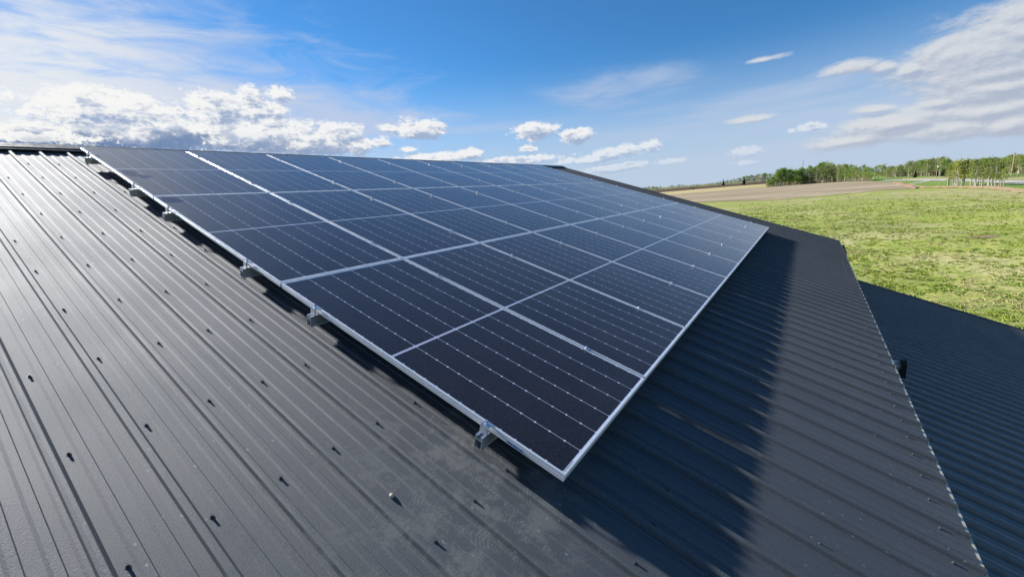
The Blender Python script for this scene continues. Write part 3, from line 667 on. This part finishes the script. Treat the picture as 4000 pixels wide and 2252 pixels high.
WOOD= [(418.3, 4.11, 6.2), (419.7, 3.92, 6.8), (421.2, 3.73, 8.1), (423.1, 3.51, 8.8), (425.3, 3.26, 12.7), (427.0, 3.07, 14.8), (428.6, 2.87, 15.6), (430.1, 2.68, 15.9), (432.5, 2.39, 14.7), (434.9, 2.11, 14.4), (436.5, 1.92, 14.6), (438.8, 1.67, 13.4), (441.9, 1.39, 12.9), (443.8, 1.21, 13.1), (446.8, 0.97, 13.9), (448.9, 0.79, 14.5), (451.1, 0.61, 14.3), (454.2, 0.35, 15.4), (456.6, 0.15, 14.9), (459.5, -0.08, 14.5), (462.7, -0.34, 14.6), (465.4, -0.55, 14.9), (465.1, -0.74, 16.8), (460.8, -0.93, 16.8), (457.3, -1.08, 18.9), (452.4, -1.31, 17.9), (447.9, -1.54, 17.0), (444.0, -1.74, 15.7), (440.4, -1.92, 15.3), (436.8, -2.11, 13.4), (433.3, -2.3, 13.7), (428.9, -2.53, 13.9), (424.8, -2.75, 13.1), (421.8, -2.9, 14.2), (416.7, -3.08, 13.2), (410.8, -3.3, 12.7), (405.8, -3.5, 11.6), (400.6, -3.69, 11.5), (394.9, -3.92, 10.7), (388.7, -4.17, 10.7), (382.9, -4.4, 11.3), (378.7, -4.6, 9.9), (373.7, -4.81, 10.2), (368.1, -5.06, 9.3)]
WOODB= [(464.6, 3.85, 5.7), (465.6, 3.51, 8.8), (456.4, 3.1, 14.1), (467.7, 2.83, 15.0), (453.8, 2.49, 14.6), (452.8, 2.04, 13.7), (450.3, 1.77, 13.6), (445.5, 1.38, 12.7), (459.5, 1.03, 12.9), (453.7, 0.76, 13.1), (446.4, 0.43, 12.9), (436.9, 0.14, 13.9), (449.1, -0.19, 13.7), (431.8, -0.58, 13.2), (432.7, -0.85, 15.3), (429.5, -1.13, 15.6), (434.9, -1.39, 15.0), (437.7, -1.79, 15.0), (432.5, -2.17, 11.6), (421.1, -2.47, 12.9), (430.4, -2.86, 11.8), (426.1, -3.14, 12.1), (419.0, -3.49, 9.7), (412.0, -3.82, 9.7), (405.9, -4.19, 9.3), (413.1, -4.57, 8.9), (402.1, -4.8, 8.6)]
CLUMP= [(391.0, -5.51, 10.2), (383.5, -5.74, 10.8), (376.7, -5.95, 10.8), (370.4, -6.18, 9.7), (365.3, -6.38, 8.0)]
BELT= [(471.5, -6.43, 9.3), (480.9, -6.6, 9.3), (467.5, -6.85, 8.6), (459.4, -7.01, 8.6), (474.4, -7.24, 10.2), (463.3, -7.5, 8.8), (461.4, -7.72, 10.8), (460.2, -7.92, 10.0), (437.6, -8.1, 11.3), (446.1, -8.25, 11.6), (432.5, -8.48, 11.9), (438.3, -8.67, 11.6), (443.0, -8.82, 11.5), (428.6, -8.97, 11.8), (420.3, -9.19, 12.1), (412.8, -9.4, 10.9), (429.3, -9.54, 11.8), (424.5, -9.73, 12.1), (420.4, -9.94, 12.7), (415.9, -10.1, 12.2), (395.3, -10.3, 10.8), (389.9, -10.52, 11.0), (396.6, -10.72, 9.9), (379.9, -10.97, 8.5), (389.4, -11.13, 8.7), (376.1, -11.34, 8.6), (380.7, -11.5, 7.9), (384.3, -11.71, 7.7), (373.5, -11.9, 8.2), (385.1, -12.11, 8.4), (379.5, -12.28, 7.7), (360.4, -12.45, 8.4), (370.3, -12.65, 8.6), (355.1, -12.78, 9.0), (370.9, -12.98, 9.0), (354.5, -13.15, 8.4), (352.9, -13.31, 9.1), (355.8, -13.52, 9.0), (337.5, -13.67, 8.8), (355.7, -13.81, 8.0), (355.6, -14.0, 8.3), (341.9, -14.12, 8.6), (345.6, -14.3, 8.3), (339.5, -14.48, 9.4), (335.6, -14.67, 8.6), (340.1, -14.84, 9.2), (336.7, -15.0, 8.6), (317.0, -15.17, 8.8), (334.9, -15.32, 8.3), (320.0, -15.51, 8.4)]
FAR= [(1424.7, 18.97, 11.4), (1431.0, 18.81, 12.2), (1418.2, 18.56, 10.5), (1403.1, 18.27, 10.8), (1451.5, 18.11, 9.0), (1408.5, 17.83, 10.2), (1401.5, 17.66, 11.6), (1432.4, 17.38, 8.2), (1402.0, 17.2, 11.0), (1429.0, 16.92, 11.1), (1436.9, 16.68, 8.9), (1387.0, 16.49, 8.6), (1395.0, 16.32, 10.7), (1434.0, 16.15, 10.5), (1414.8, 15.96, 6.2), (1427.5, 15.71, 7.0), (1401.5, 15.45, 6.4), (1398.8, 15.2, 6.8), (1414.3, 14.99, 9.9), (1371.7, 14.77, 10.6), (1382.7, 14.51, 10.2), (1376.7, 14.28, 7.8), (1356.7, 14.08, 9.7), (1410.2, 13.82, 11.6), (1401.9, 13.65, 10.8), (1381.8, 13.4, 10.2), (1357.7, 13.19, 7.7), (1386.6, 12.94, 6.4), (1364.5, 12.68, 6.6), (1374.5, 12.43, 7.1), (1392.4, 12.27, 8.1), (1389.8, 12.08, 7.9), (1371.7, 11.87, 10.6), (1371.8, 11.69, 6.7), (1367.8, 11.5, 6.3), (1381.9, 11.32, 6.3), (1365.4, 11.06, 5.7), (1355.3, 10.84, 6.7), (1326.0, 10.58, 7.7), (1351.6, 10.35, 7.5), (1328.8, 10.14, 8.9), (1369.7, 9.99, 6.9), (1371.7, 9.77, 10.3), (1310.6, 9.53, 8.8), (1345.5, 9.29, 9.2), (1308.7, 9.15, 9.0), (1326.3, 8.96, 12.2), (1351.2, 8.71, 10.4), (1336.7, 8.54, 12.4), (1357.4, 8.4, 12.9), (1314.6, 8.18, 11.4), (1336.7, 7.96, 12.5), (1293.5, 7.78, 15.3), (1306.5, 7.54, 13.0), (1325.3, 7.33, 15.9), (1322.5, 7.1, 17.0), (1285.3, 6.94, 16.4), (1336.6, 6.77, 18.2), (1285.4, 6.62, 16.3), (1283.1, 6.39, 19.3), (1316.0, 6.23, 17.0), (1280.3, 6.0, 18.8), (1331.0, 5.83, 19.8), (1320.6, 5.69, 20.8), (1286.2, 5.54, 17.7), (1320.7, 5.35, 19.7), (1275.5, 5.21, 18.7), (1308.5, 5.01, 22.6), (1262.9, 4.86, 21.5), (1318.0, 4.7, 22.0), (1316.3, 4.5, 22.1), (1312.6, 4.36, 22.8), (1311.4, 4.13, 21.3), (1293.5, 4.0, 20.4), (1256.3, 3.8, 20.1)]
FARL= [(1250.0, 18.01, 11.7), (1250.0, 17.53, 12.2), (1250.0, 17.05, 12.1), (1250.0, 16.67, 10.7)]
FRONT= [(198.1, -10.94, 7.2), (198.3, -11.16, 7.6), (197.7, -11.28, 7.9), (196.6, -11.4, 8.2), (194.3, -11.53, 8.4), (194.9, -11.77, 8.1), (194.2, -11.92, 8.2), (190.7, -12.34, 7.6), (184.7, -12.64, 8.2), (184.0, -12.92, 7.6), (183.3, -13.15, 7.0), (182.1, -13.38, 7.6), (182.6, -13.66, 7.6), (179.6, -13.86, 7.0), (180.9, -14.1, 5.7), (178.2, -14.37, 5.2)]

for i, (d, az, h) in enumerate(WOOD): tree('poplar' if az > .3 or rnd.random() < .5 else 'aspen', d, az, h, 'leafy green poplar in the front of the woodlot beyond the stubble field', 'trees along the front of the woodlot', 1.25)
for i, (d, az, h) in enumerate(WOODB): tree('bare' if i % 2 else 'poplar', d, az, h, 'taller grey budding tree at the back of the woodlot', 'trees at the back of the woodlot', 1.25)
for d, az, h in CLUMP: tree('aspen', d, az, h, 'yellow green aspen in the small clump right of the woodlot', 'small aspen clump by the farm track', 1.1)
for i, (d, az, h) in enumerate(BELT):
    tree(('aspen', 'poplar', 'bare', 'aspen')[i % 4], d, az, h, 'tree in the long belt behind the road', 'tree belt behind the road', 1.5)
for i, (d, az, h) in enumerate(BELT):
    tree(('bare', 'aspen')[i % 2], d + rnd.uniform(18, 40), az + rnd.uniform(-.15, .15), h * 1.04, 'tree in the second line of the long belt behind the road', 'second line of the belt behind the road', 1.5)
for i, (d, az, h) in enumerate(FAR):
    tree(('bare', 'aspen', 'bare', 'poplar')[i % 4], d, az, h, 'small far tree on the horizon line behind the dark tilled field', 'far tree line behind the tilled field', 1.9)
for d, az, h in FARL: tree('poplar', d, az, h, 'round green tree at the far left end of the horizon tree line', 'green trees at the far left of the tree line', 1.6)
for i, (d, az, h) in enumerate(FRONT): tree('aspen', d, az, h, 'white trunked aspen in the grove by the wire fence', 'aspen grove by the wire fence', 1.15)
for (d, az, h), lab in zip([(397.8, -8.51, 5.9), (392.5, -10.0, 6.1), (376.5, -10.5, 5.4), (380.4, -10.39, 4.6), (830.0, 6.58, 14.2), (1000.0, 8.81, 14.5), (290.0, -13.8, 8.2)],
        ['lone dark spruce on the lawn left of the lamp post', 'dark spruce directly behind the lamp post', 'dark spruce right of the lamp post, touching the aspen grove', 'smallest dark spruce between two others right of the lamp post',
         'dark narrow spruce in the far tree line, nearer the woodlot', 'dark narrow spruce in the far tree line, farther left', 'dark spruce top rising behind the aspen grove']):
    tree('spruce', d, az, h, lab, None, 1.25)
# undergrowth closing the foot of the woodlots
def thicket(name, lst, m, hmax, n, label, dd):
    vs = []; fs = []
    for q in range(n):
        d, az, h = rnd.choice(lst); d += rnd.uniform(-2, dd); x, y, z = gpt(d, az + rnd.uniform(-.14, .14)); p = Vector((x, y, z + hmax * rnd.random() ** 1.6)); s = rnd.uniform(.25, .6)
        n_ = Vector((rnd.gauss(0, 1), rnd.gauss(0, 1), rnd.gauss(0, .6))).normalized(); u = n_.orthogonal().normalized() * s; v = n_.cross(u); b0 = len(vs)
        vs += [p + u, p + v, p - u, p - v]; fs.append((b0, b0 + 1, b0 + 2, b0 + 3))
    tag(link(name, mesh(name, [tuple(v) for v in vs], fs, m)), label, 'undergrowth', None, 'stuff')
thicket('undergrowth', WOOD + WOODB, m_leaf['bare'], 3.2, 9000, 'brushy undergrowth among the woodlot trunks', 25)
thicket('undergrowth', BELT, m_leaf['bare'], 4.5, 12000, 'brushy undergrowth in the belt behind the road', 30)
thicket('undergrowth', FAR, m_leaf['bare'], 6.5, 9000, 'brush along the far tree line', 40)
# ------------------------------------------------------------------ poles, fence, mast, machine
m_wood = mat('weathered_wood', rough=.8, fn=lambda g, I: g.put(I['Base Color'], g.mix(g.noise(g.v('MULTIPLY', g.obj(), (9, 9, 1)), 1.0, 4), (.44, .30, .17), (.30, .21, .13))))
m_grey = mat('grey_wood', rough=.85, fn=lambda g, I: g.put(I['Base Color'], g.mix(g.noise(g.v('MULTIPLY', g.obj(), (9, 9, 1)), 1.0, 4), (.40, .33, .25), (.26, .22, .17))))
x, y, z = gpt(256, -14.72)
up = tag(link('utility_pole', None, None, T((x, y, z))), 'tall tan wooden pole rising above the trees at the right edge', 'pole')
part('shaft', MB().tube([(0, 0, -.5), (.02, 0, 5), (.05, .02, 9.6)], [.22, .19, .15], 10).mesh('shaft', m_wood), up)
b = MB().box(-.06, .06, -.75, .75, 9.0, 9.1)
for q in (-.6, 0, .6): b.cyl((0, q, 9.1), .05, .16, 8)
part('insulator_arm', b.mesh('insulator_arm', m_grey), up)
x, y, z = gpt(325.6, -10.0)
lp = tag(link('lamp_post', None, None, T((x, y, z))), 'dark yard lamp post with a small white head beside the road', 'lamp post')
part('shaft', MB().tube([(0, 0, -.3), (0, 0, 6.6)], [.20, .14], 8).mesh('shaft', m_grey), lp)
b = MB().cyl((0, -.25, 5.9), .32, .75, 10, .22).cyl((0, -.25, 6.65), .12, .18, 8)
part('lamp_head', b.mesh('lamp_head', mat('white_enamel', (.85, .85, .85), .4, fn=lambda g, I: g.put(I['Base Color'], g.mix(g.noise(g.obj(), 3), (.88, .88, .88), (.78, .78, .8))))), lp)
x, y, z = gpt(800, .80)
rm = tag(link('radio_mast', None, None, T((x, y, z))), 'thin lattice radio mast sticking up above the woodlot', 'mast')
b = MB()
for q in range(3):
    a = q * 2 * pi / 3; b.tube([(.55 * cos(a), .55 * sin(a), 0), (.35 * cos(a), .35 * sin(a), 32)], [.09, .07], 4)
for k in range(20):
    for q in range(3):
        a, a2 = q * 2 * pi / 3, (q + 1) * 2 * pi / 3; z0 = k * 1.6; b.tube([(.5 * cos(a), .5 * sin(a), z0), (.5 * cos(a2), .5 * sin(a2), z0 + 1.6)], [.05, .05], 3)
part('lattice', b.mesh('lattice', m_grey), rm)
FL = sorted([(-6.56, 342), (-7.54, 286), (-8.32, 238), (-9.1, 206), (-10.85, 199), (-12.52, 187.5), (-14.1, 173.5), (-15.25, 156), (-18, 132)])
fe = tag(link('wire_fence', None, None, T(gpt(200, -10.85))), 'post and wire fence running along the dry grass by the aspen grove', 'fence')
az = -17.6; pts = []
while az < -6.6:
    d = lerp(FL, az); pts.append(Vector(gpt(d, az))); az += 4.2 / (d * .01745) if az < -9.0 else 8.5 / (d * .01745 * 2.6)
org = Vector(gpt(200, -10.85)); wires = MB()
for k, p in enumerate(pts):
    h = rnd.uniform(1.5, 1.75); lx = rnd.uniform(-.08, .08)
    Mp = T(p); part('post', MB().tube([(0, 0, -.4), (lx, lx * .5, h)], [.13, .12], 7).mesh('post', m_wood), fe, Mp)
    if k:
        for zz in (.35, .75, 1.15, 1.45): wires.tube([pts[k - 1] - org + Vector((0, 0, zz)), p - org + Vector((0, 0, zz))], [.006, .006], 3)
part('wires', wires.mesh('wires', m_rail), fe)
x, y, z = gpt(252, -15.35)
rf = tag(link('rail_fence', None, None, T((x, y, z)) @ Matrix.Rotation(rad(-40), 4, 'Z')), 'low grey rail fence across the road at the right edge', 'fence')
b = MB()
for q in (.45, .85, 1.2): b.box(-9, 9, -.03, .03, q, q + .14)
part('rails', b.mesh('rails', m_grey), rf)
for q in range(7): part('post', MB().box(-.07, .07, .031, .16, -.3, 1.4).mesh('post', m_grey), rf, WM[rf.name] @ T((-9 + 3 * q, 0, 0)))
# far yellow digger in the tilled field
m_yp = mat('yellow_machine_paint', (.70, .48, .14), .45, fn=lambda g, I: g.put(I['Base Color'], g.mix(g.noise(g.obj(), 2, 3), (.80, .58, .22), (.62, .42, .14))))
x, y, z = gpt(700, 12.15)
ex = tag(link('excavator', None, None, T((x, y, z)) @ Matrix.Rotation(rad(100), 4, 'Z')), 'tiny yellow excavator working in the far dark field', 'excavator')
part('body', MB().box(-1.9, 1.7, -1.3, 1.3, 1.1, 2.5).box(-1.9, -.6, -1.25, 1.25, 2.5, 2.9).mesh('body', m_yp), ex)
part('cab', MB().box(.4, 1.75, .25, 1.28, 2.51, 3.4).mesh('cab', m_yp), ex)
part('boom', MB().tube([(1.6, -.3, 2.0), (3.6, -.3, 4.3), (5.6, -.3, 3.6)], [.3, .3, .22], 6).tube([(5.6, -.3, 3.6), (6.2, -.3, 1.2)], [.2, .16], 6).box(5.7, 6.7, -.8, .2, .3, 1.2).mesh('boom', m_blk), ex)
for q in (-1.25, .75): part('track', MB().box(-2.1, 2.1, q, q + .5, 0, .95).box(-2.4, 2.4, q + .02, q + .48, .2, .7).mesh('track', m_blk), ex)
